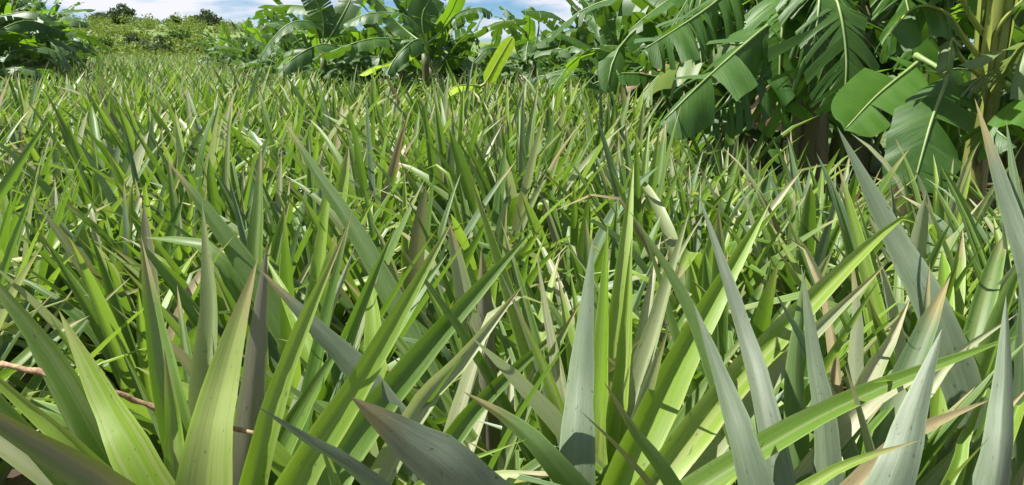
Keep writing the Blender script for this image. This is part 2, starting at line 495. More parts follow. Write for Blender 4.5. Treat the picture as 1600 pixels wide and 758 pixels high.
def local_leaf(length, width, bend, side, twist, chan, n, k, rng):
    """leaf from the origin along +Z, bending towards +X; upper face towards -X"""
    t = np.linspace(0, 1, n)
    th = bend * t ** 1.6
    if n >= 7 and rng.random() < 0.09:
        th = th + rng.uniform(0.7, 1.6) * (t > rng.uniform(0.68, 0.85))
    d = np.stack([np.sin(th), side * t * 0.6, np.cos(th)], 1)
    d = unit(d)
    C = np.concatenate([[np.zeros(3)], np.cumsum((d[1:] + d[:-1]) / 2 * (length / (n - 1)), axis=0)])
    S0 = np.tile(np.array([0.0, 1.0, 0.0]), (n, 1))
    N0 = unit(np.cross(S0, d)) * -1
    tw = twist * t
    S = S0 * np.cos(tw)[:, None] + N0 * np.sin(tw)[:, None]
    S = unit(S - d * np.sum(S * d, 1, keepdims=True))
    N = unit(np.cross(d, S))
    if N[0, 0] > 0:
        N = -N
    us = np.linspace(-1, 1, k) if k < 6 else np.array([-1, -.55, -.07, .07, .55, 1])
    wp = width_profile(t)
    if rng.random() < 0.22:
        wp = np.minimum(1.0, 0.72 + 1.1 * t) * (1 - t ** 7) + 0.004
    return ribbon(C, S, N, 0.5 * width * wp, us, chan, 0.04, rng, rng.choice([1.05, 1.3, 1.8]))

def leaf_variants(count, n, k, rng):
    out = []
    for i in range(count):
        L = 1.0
        out.append(local_leaf(L, rng.uniform(0.048, 0.064), rng.uniform(0.02, 0.42) if i % 6 else rng.uniform(0.6, 1.1), rng.uniform(-0.13, 0.13),
                              rng.uniform(-0.6, 0.6), rng.uniform(0.3, 0.8), n, k, rng))
    return out

NEAR_LEAVES = leaf_variants(40, 10, 6, RNG)
MID_LEAVES = leaf_variants(24, 7, 3, RNG)
FAR_LEAVES = leaf_variants(16, 4, 2, RNG)
NEAR_MESHES = [make_mesh('pineapple_leaf', V, Fc, UV, np.zeros(len(V)), [M['green']]) for (V, Fc, UV) in NEAR_LEAVES]

def plant_layout(rng, count, scale=1.0, inner=8, outer=62):
    """azimuth, tilt, length, base height, base radius, kind of each leaf, from the outside in"""
    res = []
    a0 = rng.uniform(0, 6.28)
    for i in range(count):
        f = i / (count - 1)
        az = a0 + i * 2.39996 + rng.normal(0, 0.16)
        tilt = R(outer + (inner - outer) * f ** 0.72 + rng.normal(0, 5))
        L = (0.60 + 0.36 * math.sin(min(1, f * 1.25) * math.pi * 0.62)) * rng.uniform(0.88, 1.10) * scale
        if f > 0.88:
            L *= 0.78
        z = 0.03 + 0.20 * f
        p = rng.random()
        if f < 0.12:
            kind = 'dry' if p < 0.45 else ('bronze' if p < 0.65 else 'silver')
        else:
            kind = 'green' if p < 0.52 else 'lime' if p < 0.72 else 'silver' if p < 0.85 else 'pale' if p < 0.972 else 'bronze' if p < 0.990 else 'dry'
        res.append((az, tilt, L, z, 0.018 + 0.015 * (1 - f), kind))
    return res

def leaf_matrix(az, tilt, L, z, r, wscale=1.0):
    return (Matrix.Translation((r * math.cos(az), r * math.sin(az), z)) @ Matrix.Rotation(az, 4, 'Z')
            @ Matrix.Rotation(tilt, 4, 'Y') @ Matrix.Diagonal((wscale, wscale, L, 1)))

STEM = make_mesh('pineapple_stem', *(lambda a: (a[0], a[1], a[2]))(tube(np.array([[0, 0, -0.04], [0.004, 0, 0.06], [0, 0.003, 0.16], [0, 0, 0.27]]), [0.034, 0.036, 0.03, 0.012], 8)), mats=[M['stem']])

def near_plant(loc, label, rng, count=30, scale=1.0, inner=8, outer=62, group=None, keep=None):
    e = thing('pineapple_plant', loc, label, 'pineapple plant', group)
    link('stem', STEM, e)
    for (az, tilt, L, z, r, kind) in plant_layout(rng, count, scale, inner, outer):
        if keep and not keep(az, tilt, L):
            continue
        i = rng.integers(len(NEAR_MESHES))
        o = link('dry_leaf' if kind == 'dry' else 'leaf', NEAR_MESHES[i], e)
        o.matrix_local = leaf_matrix(az, tilt, L, z * scale / 0.8, r, rng.uniform(0.60, 0.92))
        set_mat(o, M[kind])
    return e

def merged_plant_mesh(rng, variants, count, name, scale=1.0):
    b = Bag()
    for (az, tilt, L, z, r, kind) in plant_layout(rng, count, scale):
        V, Fc, UV = variants[rng.integers(len(variants))]
        m = np.array(leaf_matrix(az, tilt, L, z, r, rng.uniform(1.1, 1.5)))
        b.add(V @ m[:3, :3].T + m[:3, 3], Fc, UV, rng.random(), KINDS.index(kind))
    return b

# ---- the plants at the camera's feet, leaf by leaf
def hero_leaf(plant, centre, kind, b, m, t, w, Yb, Yt, face=1, roll=0.0, chan=0.35, Ym=None, z0=0.20, name='leaf', tip_pow=2.7, bent=None, label=None, straight=0.65):
    Ym = (Yb + Yt) / 2 if Ym is None else Ym
    pb, pm, pt = at(*b, Yb), at(*m, Ym), at(*t, Yt)
    stem = np.array([centre[0], centre[1], z0])
    ext = pb + (pb - pm) * (np.linalg.norm(pb - stem) / np.linalg.norm(pb - pm))
    pts = [(1 - straight) * stem + straight * ext, pb, pm, pt]
    if bent:
        pts.append(at(*bent, Yt))
    n = 22
    C = catmull(pts, n)
    T = tangents(C)
    view = unit(np.array([0, 0, CAM_H]) - C)
    S = unit(np.cross(T, view))
    N = np.cross(S, T)
    N = np.where(np.sum(N * view, 1, keepdims=True) < 0, -N, N)
    rr = R(roll) + np.linspace(-0.12, 0.18, n)
    S2 = S * np.cos(rr)[:, None] + N * np.sin(rr)[:, None]
    N2 = N * np.cos(rr)[:, None] - S * np.sin(rr)[:, None]
    N2 = N2 * face
    u = np.linspace(0, 1, n)
    hw = 0.5 * (w * px_to_m(m[1], Ym) / 0.80) * (np.minimum(1, 0.6 + u) * (1 - u ** tip_pow) + 0.006)
    hw = hw * (1 + 0.035 * np.sin(np.arange(n) * 1.7 + w) + 0.02 * np.sin(np.arange(n) * 3.9 + b[0]))
    V, Fc, UV = ribbon(C, S2, N2, hw, np.array([-1, -.75, -.4, -.06, .06, .4, .75, 1]), chan, 0.03, crease=1.15)
    me = make_mesh('pineapple_leaf', V - np.array([centre[0], centre[1], 0]), Fc, UV, np.full(len(V), RNG.random()), [M[kind]])
    o = link(name, me, plant)
    if label:
        o['label'] = label
    return o

FRONT = 'pineapple plants at the camera'
HEROES = {
 'A': dict(c=(-0.335, 0.86), label='large bright green pineapple plant in the bottom left corner, crossed by a brown twig', leaves=[
   ('lime', (237, 760), (165, 625), (92, 485), 78, 0.7, 0.8, 1, 15, 0.3),
   ('green', (272, 700), (240, 520), (220, 368), 64, 0.78, 0.9, 1, -25, 0.75),
   ('lime', (278, 770), (270, 670), (257, 545), 52, 0.74, 0.8, 1, -20, 0.5),
   ('lime', (322, 760), (348, 600), (402, 405), 92, 0.68, 0.78, 1, 12, 0.3),
   ('green', (190, 735), (75, 545), (-60, 380), 62, 0.76, 0.8, 1, 20, 0.45),
   ('lime', (170, 745), (40, 630), (-90, 520), 50, 0.7, 0.72, 1, 30, 0.45),
   ('bronze', (235, 800), (60, 690), (-140, 575), 95, 0.64, 0.62, 1, 35, 0.35),
   ('pale', (326, 650), (333, 470), (316, 316), 54, 0.86, 0.98, 1, 22, 0.85),
   ('bronze', (385, 760), (400, 570), (417, 378), 50, 0.88, 0.97, -1, -15, 0.3),
   ('lime', (392, 765), (452, 560), (543, 352), 42, 0.76, 0.9, 1, -12, 0.4),
   ('lime', (455, 765), (565, 590), (708, 343), 50, 0.74, 0.98, 1, -15, 0.35),
   ('green', (420, 765), (470, 650), (545, 520), 46, 0.92, 1.0, 1, 20, 0.5),
   ('green', (515, 600), (562, 480), (618, 352), 34, 1.06, 1.14, 1, -18, 0.55),
   ('pale', (505, 520), (530, 450), (556, 382), 26, 1.12, 1.18, -1, -18, 0.5),
 ]),
 'B': dict(c=(-0.15, 0.88), label='pineapple plant left of bottom centre, slim green leaves slanting up to the right', leaves=[
   ('green', (515, 755), (640, 575), (832, 360), 48, 0.8, 1.14, 1, -12, 0.4),
   ('pale', (640, 655), (722, 560), (818, 444), 38, 0.9, 1.06, 1, -20, 0.6),
   ('lime', (655, 760), (738, 718), (824, 686), 22, 0.68, 0.7, 1, 10, 0.4),
   ('green', (695, 700), (780, 600), (896, 498), 32, 0.94, 1.08, 1, -18, 0.4),
   ('green', (560, 620), (640, 480), (700, 395), 40, 1.05, 1.2, 1, 10, 0.4),
 ]),
 'C': dict(c=(0.125, 1.02), label='pineapple plant with a glowing yellow-green upright fan of leaves, bottom centre', leaves=[
   ('silver', (897, 730), (905, 575), (926, 372), 58, 0.86, 1.0, -1, 18, 0.4),
   ('lime', (935, 715), (942, 545), (950, 348), 38, 0.94, 1.06, 1, 20, 0.6),
   ('lime', (955, 710), (975, 545), (987, 372), 32, 0.95, 1.06, 1, -10, 0.5),
   ('pale', (985, 650), (1030, 500), (1078, 328), 42, 0.97, 1.08, 1, 20, 0.85),
   ('lime', (975, 740), (1080, 530), (1205, 312), 58, 0.84, 1.1, 1, -18, 0.55),
   ('lime', (885, 670), (845, 560), (798, 462), 30, 0.96, 1.0, 1, 12, 0.6),
   ('pale', (890, 660), (862, 520), (838, 395), 28, 1.0, 1.1, 1, 20, 0.6),
   ('green', (880, 745), (805, 665), (724, 612), 48, 0.78, 0.82, -1, 14, 0.35, {'tip_pow': 4.0}),
   ('lime', (915, 690), (905, 520), (890, 420), 28, 1.02, 1.1, 1, -20, 0.6),
   ('lime', (1045, 725), (1190, 550), (1398, 348), 46, 0.84, 1.12, 1, -8, 0.5, {'bent': (1442, 352)}),
   ('pale', (1090, 720), (1230, 560), (1385, 412), 36, 0.9, 1.06, 1, -20, 0.5),
 ]),
 'D': dict(c=(0.33, 0.84), label='pineapple plant right of bottom centre with a grey pointed leaf and long sideways blades', leaves=[
   ('silver', (1178, 765), (1132, 612), (1084, 474), 68, 0.7, 0.8, -1, 16, 0.45),
   ('silver', (1203, 690), (1160, 520), (1090, 300), 42, 0.82, 1.0, -1, 22, 0.5),
   ('silver', (1290, 700), (1270, 560), (1252, 415), 46, 0.84, 0.92, -1, 12, 0.5),
   ('green', (1248, 720), (1243, 580), (1258, 420), 44, 0.9, 0.98, -1, -20, 0.5),
   ('silver', (1390, 770), (1428, 645), (1472, 514), 80, 0.68, 0.78, -1, -14, 0.35),
   ('pale', (1352, 600), (1385, 545), (1422, 466), 44, 0.98, 1.06, 1, -20, 0.6),
   ('dry', (1380, 720), (1450, 668), (1546, 625), 36, 0.78, 0.86, 1, 20, 0.5),
   ('lime', (1480, 770), (1505, 690), (1545, 600), 34, 0.82, 0.9, 1, -12, 0.5),
   ('green', (1440, 770), (1520, 690), (1612, 600), 36, 0.86, 0.92, 1, -18, 0.5),
   ('pale', (1300, 690), (1400, 600), (1560, 532), 36, 0.86, 0.92, 1, -10, 0.5),
   ('pale', (1430, 640), (1490, 560), (1590, 490), 26, 0.98, 1.05, 1, -10, 0.5),
   ('green', (1118, 590), (1062, 455), (984, 330), 36, 0.92, 1.0, -1, 12, 0.4),
   ('dry', (1300, 520), (1275, 430), (1246, 374), 22, 1.1, 1.2, 1, 30, 0.6, {'bent': (1208, 388)}),
   ('lime', (1110, 800), (1165, 735), (1195, 690), 30, 0.72, 0.76, 1, 30, 0.5),
 ]),
 'E': dict(c=(0.5, 0.84), label='pineapple plant in the bottom right corner with tall silver-grey leaves', leaves=[
   ('silver', (1552, 770), (1568, 615), (1572, 462), 62, 0.72, 0.82, -1, -18, 0.7),
   ('pale', (1336, 620), (1338, 500), (1330, 395), 36, 1.06, 1.12, -1, 14, 0.4),
 ]),
 'F': dict(c=(-0.42, 1.42), label='pineapple plant behind the bottom left one, a long leaf arching up to the left', leaves=[
   ('green', (445, 520), (350, 370), (262, 252), 42, 1.4, 1.5, -1, 12, 0.5, {'straight': 0.9}),
   ('green', (398, 440), (403, 330), (408, 228), 32, 1.5, 1.6, 1, 10, 0.4),
   ('green', (570, 390), (500, 280), (440, 184), 32, 1.55, 1.7, -1, 12, 0.5, {'straight': 0.9}),
 ]),
 'G': dict(c=(-1.15, 1.45), label='pineapple plant at the left edge with one dark leaf leaning into view', leaves=[
   ('green', (-60, 410), (20, 275), (86, 170), 34, 1.3, 1.4, -1, -30, 0.5),
 ]),
 'H': dict(c=(0.7, 1.2), label='tall grey-leaved pineapple plant at the right edge, in front of the banana stem', leaves=[
   ('silver', (1475, 530), (1395, 370), (1308, 198), 54, 1.08, 1.22, -1, 10, 0.25),
   ('silver', (1620, 500), (1572, 320), (1523, 154), 52, 0.98, 1.1, -1, 14, 0.4),
   ('silver', (1612, 480), (1592, 320), (1572, 186), 38, 1.02, 1.12, 1, 16, 0.5),
 ]),
 'I': dict(c=(0.24, 0.76), label='low pineapple plant at the bottom edge, one long blade reaching right', leaves=[
   ('green', (1195, 700), (1370, 610), (1592, 524), 40, 0.80, 0.9, 1, 22, 0.5, {'straight': 0.9}),
   ('lime', (1240, 775), (1335, 722), (1438, 688), 34, 0.64, 0.68, 1, 12, 0.4, {'straight': 0.9}),
   ('green', (1225, 765), (1310, 690), (1392, 612), 62, 0.84, 0.92, -1, 45, 0.4, {'straight': 0.8}),
   ('green', (1055, 770), (1000, 690), (944, 597), 42, 0.72, 0.72, -1, 12, 0.5),
 ]),
 'J': dict(c=(-0.02, 0.78), label='pineapple plant at the bottom edge whose broad grey leaf has a broken tip', leaves=[
   ('silver', (590, 622), (492, 512), (402, 418), 58, 0.92, 0.96, -1, 12, 0.25),
   ('silver', (590, 765), (480, 688), (400, 634), 46, 0.72, 0.7, -1, 20, 0.45),
   ('silver', (745, 785), (640, 692), (548, 620), 104, 0.66, 0.66, -1, 10, 0.25, {'tip_pow': 5.0}),
 ]),
}
hero_rng = np.random.default_rng(5)
for key, h in HEROES.items():
    cx, cy = h['c']
    near = cy < 1.2
    e = near_plant((cx, cy, 0), h['label'], hero_rng, 42 if near else 38, {'A': .62, 'B': .62, 'C': .66, 'D': .58, 'E': .62, 'H': .66, 'I': .48, 'J': .48}.get(key, .62), 14, 68, FRONT, (lambda az, tilt, L: math.sin(az) > -0.2 or L < 0.5) if near else None)
    for L in h['leaves']:
        kw = L[10] if len(L) > 10 else {}
        hero_leaf(e, (cx, cy), L[0], L[1], L[2], L[3], L[4], L[5], L[6], L[7], L[8], L[9],
                  name='dry_leaf' if L[0] == 'dry' else 'leaf', **kw)

# ------------------------------------------------------------------ the field
# how far the pineapples reach, by direction across the picture
def field_limit(x, y):
    return np.interp(800 + F_PX * x / max(y, .3), LIM_PX, LIM_Y)

def canopy_scale(y):
    return float(np.interp(y, [1.2, 2.6, 4.0], [0.53, 0.60, 0.66]))

spots = []
prng = np.random.default_rng(21)
hero_c = [h['c'] for h in HEROES.values()]
SP = 0.335
for j in range(0, 106):
    y = 1.28 + j * SP * 0.9
    for i in range(-84, 85):
        x = (i + (0.5 if j % 2 else 0)) * SP + prng.normal(0, 0.07)
        yy = y + prng.normal(0, 0.07)
        if abs(x) > 0.72 * yy + 0.55 or yy > field_limit(x, yy):
            continue
        if min((x - a) ** 2 + (yy - b) ** 2 for a, b in hero_c) < 0.24 ** 2:
            continue
        spots.append((math.hypot(x, yy), x, yy))
spots.sort()

SIDES = [(330, 'left', 'on the left side of the field'), (660, 'centre-left', 'left of the middle of the field'), (960, 'centre', 'in the middle of the field'),
         (1270, 'centre-right', 'right of the middle of the field'), (9999, 'right', 'before the large banana leaves on the right')]
ROWS = [(1.43, 'second'), (1.73, 'third'), (2.03, 'fourth'), (2.33, 'fifth'), (2.63, 'sixth'), (2.93, 'seventh')]
NTH = ['', 'second ', 'third ', 'fourth ', 'fifth ', 'sixth ', 'seventh ', 'eighth ', 'ninth ', 'tenth ', 'eleventh ', 'twelfth ', 'thirteenth ', 'fourteenth ', 'fifteenth ', 'sixteenth ']
def zone_label(x, y):
    px = 800 + F_PX * x / y
    side, where = next((n, w) for (m, n, w) in SIDES if px < m)
    for lim, row in ROWS:
        if y < lim:
            mates = sorted(800 + F_PX * a / b for (_, a, b) in spots if next((r for (l, r) in ROWS if b < l), '') == row)
            k = sum(1 for q in mates if q < px - 1e-6)
            if k < len(mates) - 1 - k:
                w = '%sleftmost' % NTH[k] if k else 'leftmost'
            else:
                k = len(mates) - 1 - k
                w = '%srightmost' % NTH[k] if k else 'rightmost'
            return 'green pineapple plant, %s in the %s row from the bottom of the photo' % (w, row), '%s row of pineapple plants' % row
    if y < 5.2:
        return 'medium-small pineapple plant halfway into the field, ' + where, 'pineapple plants halfway back, ' + side
    return 'small distant pineapple plant in the packed far rows, ' + where, 'pineapple plants in the far rows, ' + side

MID_MESHES = [merged_plant_mesh(prng, MID_LEAVES, 28, 'pineapple_plant').mesh('pineapple_plant', KMATS) for _ in range(14)]
n_single = 0
far_bag_spots = []
for (d, x, y) in spots:
    s = float(prng.uniform(0.84, 1.12)) * canopy_scale(y)
    if n_single >= 293:
        far_bag_spots.append((x, y, s))
        continue
    n_single += 1
    lab, grp = zone_label(x, y)
    if d < 3.1:
        e = near_plant((x, y, 0), lab, prng, int(prng.integers(34, 42)), s, 7, 60, grp)
        e.rotation_euler = (prng.normal(0, .05), prng.normal(0, .05), 0)
    else:
        o = link('pineapple_plant', MID_MESHES[prng.integers(len(MID_MESHES))], None, label=lab, category='pineapple plant', group=grp)
        o.location = (x, y, 0)
        o.scale = (s, s, s * prng.uniform(0.95, 1.06))
        o.rotation_euler = (prng.normal(0, .05), prng.normal(0, .05), prng.uniform(0, 6.28))

def far_field():
    b = Bag()
    bags = [merged_plant_mesh(prng, FAR_LEAVES, 18, 'x') for _ in range(10)]
    protos = [(np.concatenate(q.V), np.array(q.F), np.concatenate(q.U), np.concatenate(q.r), np.array(q.m)) for q in bags]
    VV, FF, UU, RR, MM, n = [], [], [], [], [], 0
    for (x, y, s) in far_bag_spots:
        V, Fc, U, r, m = protos[prng.integers(len(protos))]
        a = prng.uniform(0, 6.28)
        c, sn = math.cos(a), math.sin(a)
        Q = V * s
        Q = np.stack([Q[:, 0] * c - Q[:, 1] * sn + x, Q[:, 0] * sn + Q[:, 1] * c + y, Q[:, 2]], 1)
        VV.append(Q); FF.append(Fc + n); UU.append(U); RR.append((r + prng.random()) % 1); MM.append(m)
        n += len(V)
    me = make_mesh('pineapple_field', np.concatenate(VV), np.concatenate(FF), np.concatenate(UU), np.concatenate(RR), KMATS, np.concatenate(MM))
    link('pineapple_field', me, None, kind='stuff', label='mass of far pineapple plants filling the field towards the slope', category='pineapple field')
far_field()

# ------------------------------------------------------------------ banana plants
def banana_leaf_geo(C, width, droop=(0.5, 0.5), tears=6, roll=0.0, rng=RNG, blade0=0.12, gap=0.5, side_ref=None, nseg=None, fold=0.25, nq=4):
    """C: centre line from stem to tip. Returns the blade and the rib as two geometries."""
    n = nseg or 46
    C = catmull(C, n)
    T = tangents(C)
    up = np.array([0, 0, 1.0]) if side_ref is None else np.asarray(side_ref, float)
    S = np.cross(T, up)
    bad = np.linalg.norm(S, axis=1) < 0.15
    if bad.any() and not bad.all():
        good = np.where(~bad)[0]
        for i in np.where(bad)[0]:
            S[i] = S[good[np.argmin(abs(good - i))]]
    S = unit(S)
    for i in range(1, n):                           # keep the side from flipping
        if np.dot(S[i], S[i - 1]) < 0:
            S[i] = -S[i]
    N = unit(np.cross(S, T))
    if roll:
        S, N = S * math.cos(roll) + N * math.sin(roll), N * math.cos(roll) - S * math.sin(roll)
    if side_ref is None and np.mean(N[:, 2]) < 0:
        N = -N
    if side_ref is not None and np.mean(N @ up) < 0:
        N = -N
    i0 = max(1, int(blade0 * n))
    t = np.linspace(0, 1, n)
    s = np.clip((t - t[i0]) / (1 - t[i0]), 0, 1)
    prof = np.minimum(1, s / 0.16 + 0.02) ** 0.6 * np.sqrt(np.clip(1 - np.clip((s - 0.62) / 0.38, 0, 1) ** 2.4, 0, 1)) + 0.01
    down = np.array([0, 0, -1.0])
    b = Bag()
    q = np.linspace(0, 1, nq + 1)
    for sd in (-1, 1):
        nt = max(0, int(tears * rng.uniform(0.6, 1.4)))
        cuts = sorted(set([i0, n - 1] + [int(c) for c in rng.integers(i0 + 2, n - 1, nt)])) if n - i0 > 4 else [i0, n - 1]
        base_droop = droop[0] if sd < 0 else droop[1]
        for a, z in zip(cuts[:-1], cuts[1:]):
            jit = rng.normal(0, 0.36) if nt else 0.0
            ii = np.arange(a, z + 1)
            V = np.empty((len(ii), len(q), 3))
            cen = (a + z) / 2
            for r_, i in enumerate(ii):
                pos = C[i].copy()
                V[r_, 0] = pos
                W = width * 0.5 * prof[i]
                for c_ in range(1, len(q)):
                    qa = (q[c_] + q[c_ - 1]) / 2
                    dl = (base_droop + jit) * (0.72 + 0.42 * qa) + 0.05 * math.sin(i * 1.1 + sd)
                    dv = S[i] * sd * math.cos(dl) + down * max(0.0, math.sin(dl)) + N[i] * fold * (1 - qa) ** 2
                    dv = unit(dv) + T[i] * 0.18
                    pos = pos + dv * W / nq
                    V[r_, c_] = pos + (C[int(cen)] - C[i]) * (gap * 0.26 * q[c_] if nt else 0)
            idx = np.arange(V.shape[0] * V.shape[1]).reshape(V.shape[:2])
            Fc = np.stack([idx[:-1, :-1], idx[:-1, 1:], idx[1:, 1:], idx[1:, :-1]], -1).reshape(-1, 4)
            Vf = V.reshape(-1, 3)
            nn = np.cross(Vf[Fc[0, 1]] - Vf[Fc[0, 0]], Vf[Fc[0, 3]] - Vf[Fc[0, 0]])
            if np.dot(nn, N[a]) < 0:
                Fc = Fc[:, ::-1]
            UV = np.empty(V.shape[:2] + (2,))
            UV[..., 0] = 0.5 + sd * 0.5 * q[None]
            UV[..., 1] = t[ii][:, None]
            b.add(Vf, Fc, UV.reshape(-1, 2), 0.0, 0)
    L = np.sum(np.linalg.norm(np.diff(C, axis=0), axis=1))
    rad = np.interp(t, [0, blade0, 1], [0.019, 0.013, 0.004]) * (0.55 + 0.35 * L / 1.8)
    Cr = C + N * (rad * 0.35)[:, None]
    rib = tube(Cr[::2] if n > 20 else Cr, rad[::2] if n > 20 else rad, 6)
    return b, rib

def add_banana_leaf(plant, origin, C, width, mat='ban', rib='midrib', name='leaf', **kw):
    origin = np.asarray(origin, float)
    b, rg = banana_leaf_geo([np.asarray(c, float) - origin for c in C], width, **kw)
    me = b.mesh('banana_leaf', [M[mat]])
    o = link(name, me, plant)
    link('midrib', make_mesh('banana_midrib', rg[0], rg[1], rg[2], mats=[M[rib]]), o)
    return o

def pseudostem(plant, h, r0, r1, lean=(0, 0), mat='pseudo', rng=RNG):
    zs = np.linspace(-0.05, h, 9)
    f = (zs + .05) / (h + .05)
    C = np.stack([lean[0] * f ** 1.5, lean[1] * f ** 1.5, zs], 1)
    rad = r0 + (r1 - r0) * f + 0.006 * np.sin(zs * 9)
    V, Fc, UV = tube(C, rad, 10)
    return link('pseudostem', make_mesh('banana_stem', V, Fc, UV, mats=[M[mat]]), plant)

def random_banana(rng, h=1.5, n=9, leaf=1.5, width=0.42, tears=7, lean=(0, 0), seg=26, low=10):
    """parts of one plant as (name, mesh, submesh) so that copies can share them"""
    top = np.array([lean[0], lean[1], h])
    parts = []
    a0 = rng.uniform(0, 6.28)
    for i in range(n):
        f = i / max(1, n - 1)                       # 0 oldest, 1 youngest
        az = a0 + i * 2.4 + rng.normal(0, .2)
        el = R(12 + 66 * f ** 0.9 + rng.normal(0, 7))
        L = leaf * rng.uniform(0.8, 1.12) * (0.85 if f > .9 else 1)
        o = np.array([math.cos(az), math.sin(az), 0])
        st = top + np.array([0, 0, -0.22 * (1 - f)])
        arch = (0.95 - 0.75 * f) * rng.uniform(0.75, 1.2)
        pts = [st]
        ang, p = el, st.copy()
        for k in range(5):
            p = p + (o * math.cos(ang) + np.array([0, 0, math.sin(ang)])) * L / 5
            ang -= arch * (0.18 + 0.16 * k)
            pts.append(p.copy())
        dr = rng.uniform(0.15, 0.55) + 0.55 * (1 - f)
        pts = [q + rng.normal(0, 0.02, 3) * (j > 1) for j, q in enumerate(pts)]
        b, rg = banana_leaf_geo(pts, width * rng.uniform(.8, 1.15), (dr * rng.uniform(.7, 1.3), dr * rng.uniform(.7, 1.3)), tears, rng.normal(0, .25), rng, 0.14, nseg=seg, nq=3)
        mat = 'ban_dry' if (f < 0.05 and rng.random() < 0.2) else ('ban_lime' if (f > .95 and rng.random() < .15) else 'ban_bright' if rng.random() < .18 else 'ban')
        parts.append((b.mesh('banana_leaf', [M[mat]]), make_mesh('banana_midrib', rg[0], rg[1], rg[2], mats=[M['midrib']]), mat))
    for i in range(low):                            # suckers around the foot
        az = a0 + i * 2.4 + 1.1 + rng.normal(0, .3)
        o = np.array([math.cos(az), math.sin(az), 0])
        st = np.array([0, 0, 0.1]) + o * rng.uniform(.08, .3)
        L = leaf * rng.uniform(.6, .85)
        ang, p, pts = R(rng.uniform(50, 82)), st.copy(), [st]
        for k in range(5):
            p = p + (o * math.cos(ang) + np.array([0, 0, math.sin(ang)])) * L / 5
            ang -= rng.uniform(.12, .5)
            pts.append(p.copy())
        dr = rng.uniform(.3, .9)
        b, rg = banana_leaf_geo(pts, width * rng.uniform(.7, 1.0), (dr, dr * rng.uniform(.7, 1.3)), tears, rng.normal(0, .3), rng, 0.3, nseg=seg, nq=3)
        parts.append((b.mesh('banana_leaf', [M['ban']]), make_mesh('banana_midrib', rg[0], rg[1], rg[2], mats=[M['midrib']]), 'ban'))
    return parts

def place_banana(parts, loc, label, group, rz=0.0, s=1.0, h=0.97, r0=.085, tag='banana plant', skip=()):
    e = thing('banana_plant', loc, label, tag, group, rz)
    e.scale = (s, s, s)
    pseudostem(e, h, r0, r0 * .55)
    for i, (lm, rm, mat) in enumerate(parts):
        if i in skip:
            continue
        o = link('withered_leaf' if mat == 'ban_dry' else 'leaf', lm, e)
        link('midrib', rm, o)
    return e

brng = np.random.default_rng(33)
PROTO = [random_banana(brng, 0.95, int(brng.integers(14, 18)), brng.uniform(1.25, 1.6), brng.uniform(.21, .28), 12) for _ in range(6)]

def ord_(i):
    return ['first', 'second', 'third', 'fourth', 'fifth', 'sixth', 'seventh', 'eighth', 'ninth', 'tenth', 'eleventh', 'twelfth', 'thirteenth', 'fourteenth'][i]

# the clump that closes the field behind its middle: (picture x, distance, scale)
CENTRE = [(352, 20.5, .70), (378, 18.2, .74), (402, 16.0, .76), (432, 14.0, .78), (462, 12.6, .82), (500, 11.2, .86), (545, 10.4, .86), (590, 9.6, .80), (632, 9.2, .84),
          (676, 8.9, .84), (720, 9.6, .74), (765, 10.8, .70)]
for i, (px, Y, s) in enumerate(CENTRE):
    s *= 0.9
    x = (px - 800) / F_PX * Y
    place_banana(PROTO[i % 6], (x, Y, 0), 'banana plant, %s from the left in the clump behind the middle field' % ord_(i), 'banana clump beyond the middle of the field', float(brng.uniform(0, 6.28)), s)
RIGHTBACK = [(822, 12.0, .68), (868, 11.0, .58), (905, 10.2, .60), (948, 9.4, .82), (990, 8.6, .95), (845, 13.5, .62), (885, 12.5, .62), (925, 8.4, .62), (965, 7.6, .72)]
for i, (px, Y, s) in enumerate(sorted(RIGHTBACK)):
    x = (px - 800) / F_PX * Y
    place_banana(PROTO[(i + 3) % 6], (x, Y, 0), 'low banana plant, %s from the left under the open sky gap' % ord_(i), 'low banana plants right of the clump', float(brng.uniform(0, 6.28)), s)
# the clump at the left edge
LEFT = [(-60, 10.0, 1.15), (-20, 11.0, 1.1), (10, 12.2, 1.05), (38, 13.6, 1.0), (60, 15.0, .98), (82, 16.6, .92), (-40, 11.6, 1.1), (-5, 12.6, 1.1), (22, 14.0, 1.08), (48, 15.5, 1.02), (70, 17.0, .98), (92, 19.0, .90), (112, 21.5, .78), (130, 24.0, .66)]
for i, (px, Y, s) in enumerate(sorted(LEFT)):
    x = (px - 800) / F_PX * Y
    place_banana(PROTO[(i * 5 + 1) % 6], (x, Y, 0), 'banana plant, %s from the left in the dark left-edge clump' % ord_(i), 'banana clump at the left edge', float(brng.uniform(0, 6.28)), s)

# leaves of the centre clump that stand out
def feature_banana(px, Y, label, leaves, h=1.3, group=None, mat='pseudo', r0=.055, lean=(0, 0)):
    x = (px - 800) / F_PX * Y
    o = np.array([x, Y, 0.0])
    e = thing('banana_plant', o, label, 'banana plant', group)
    pseudostem(e, h - 0.12, r0, r0 * .6, lean, mat)
    for L in leaves:
        pts = [np.array([x + lean[0], Y + lean[1], L.get('z0', h + 0.11) + CAM_H - 1.1])] + [at(a, b, yy) for (a, b, yy) in L['p']]
        add_banana_leaf(e, o, pts, L['w'], L.get('m', 'ban'), L.get('rib', 'midrib'), L.get('name', 'leaf'),
                        droop=L.get('d', (.4, .4)), tears=L.get('t', 5), roll=L.get('roll', 0.0), rng=brng, blade0=L.get('b0', .15), side_ref=L.get('ref'), nseg=L.get('seg'), fold=L.get('fold', .25), nq=L.get('nq', 4))
    return e

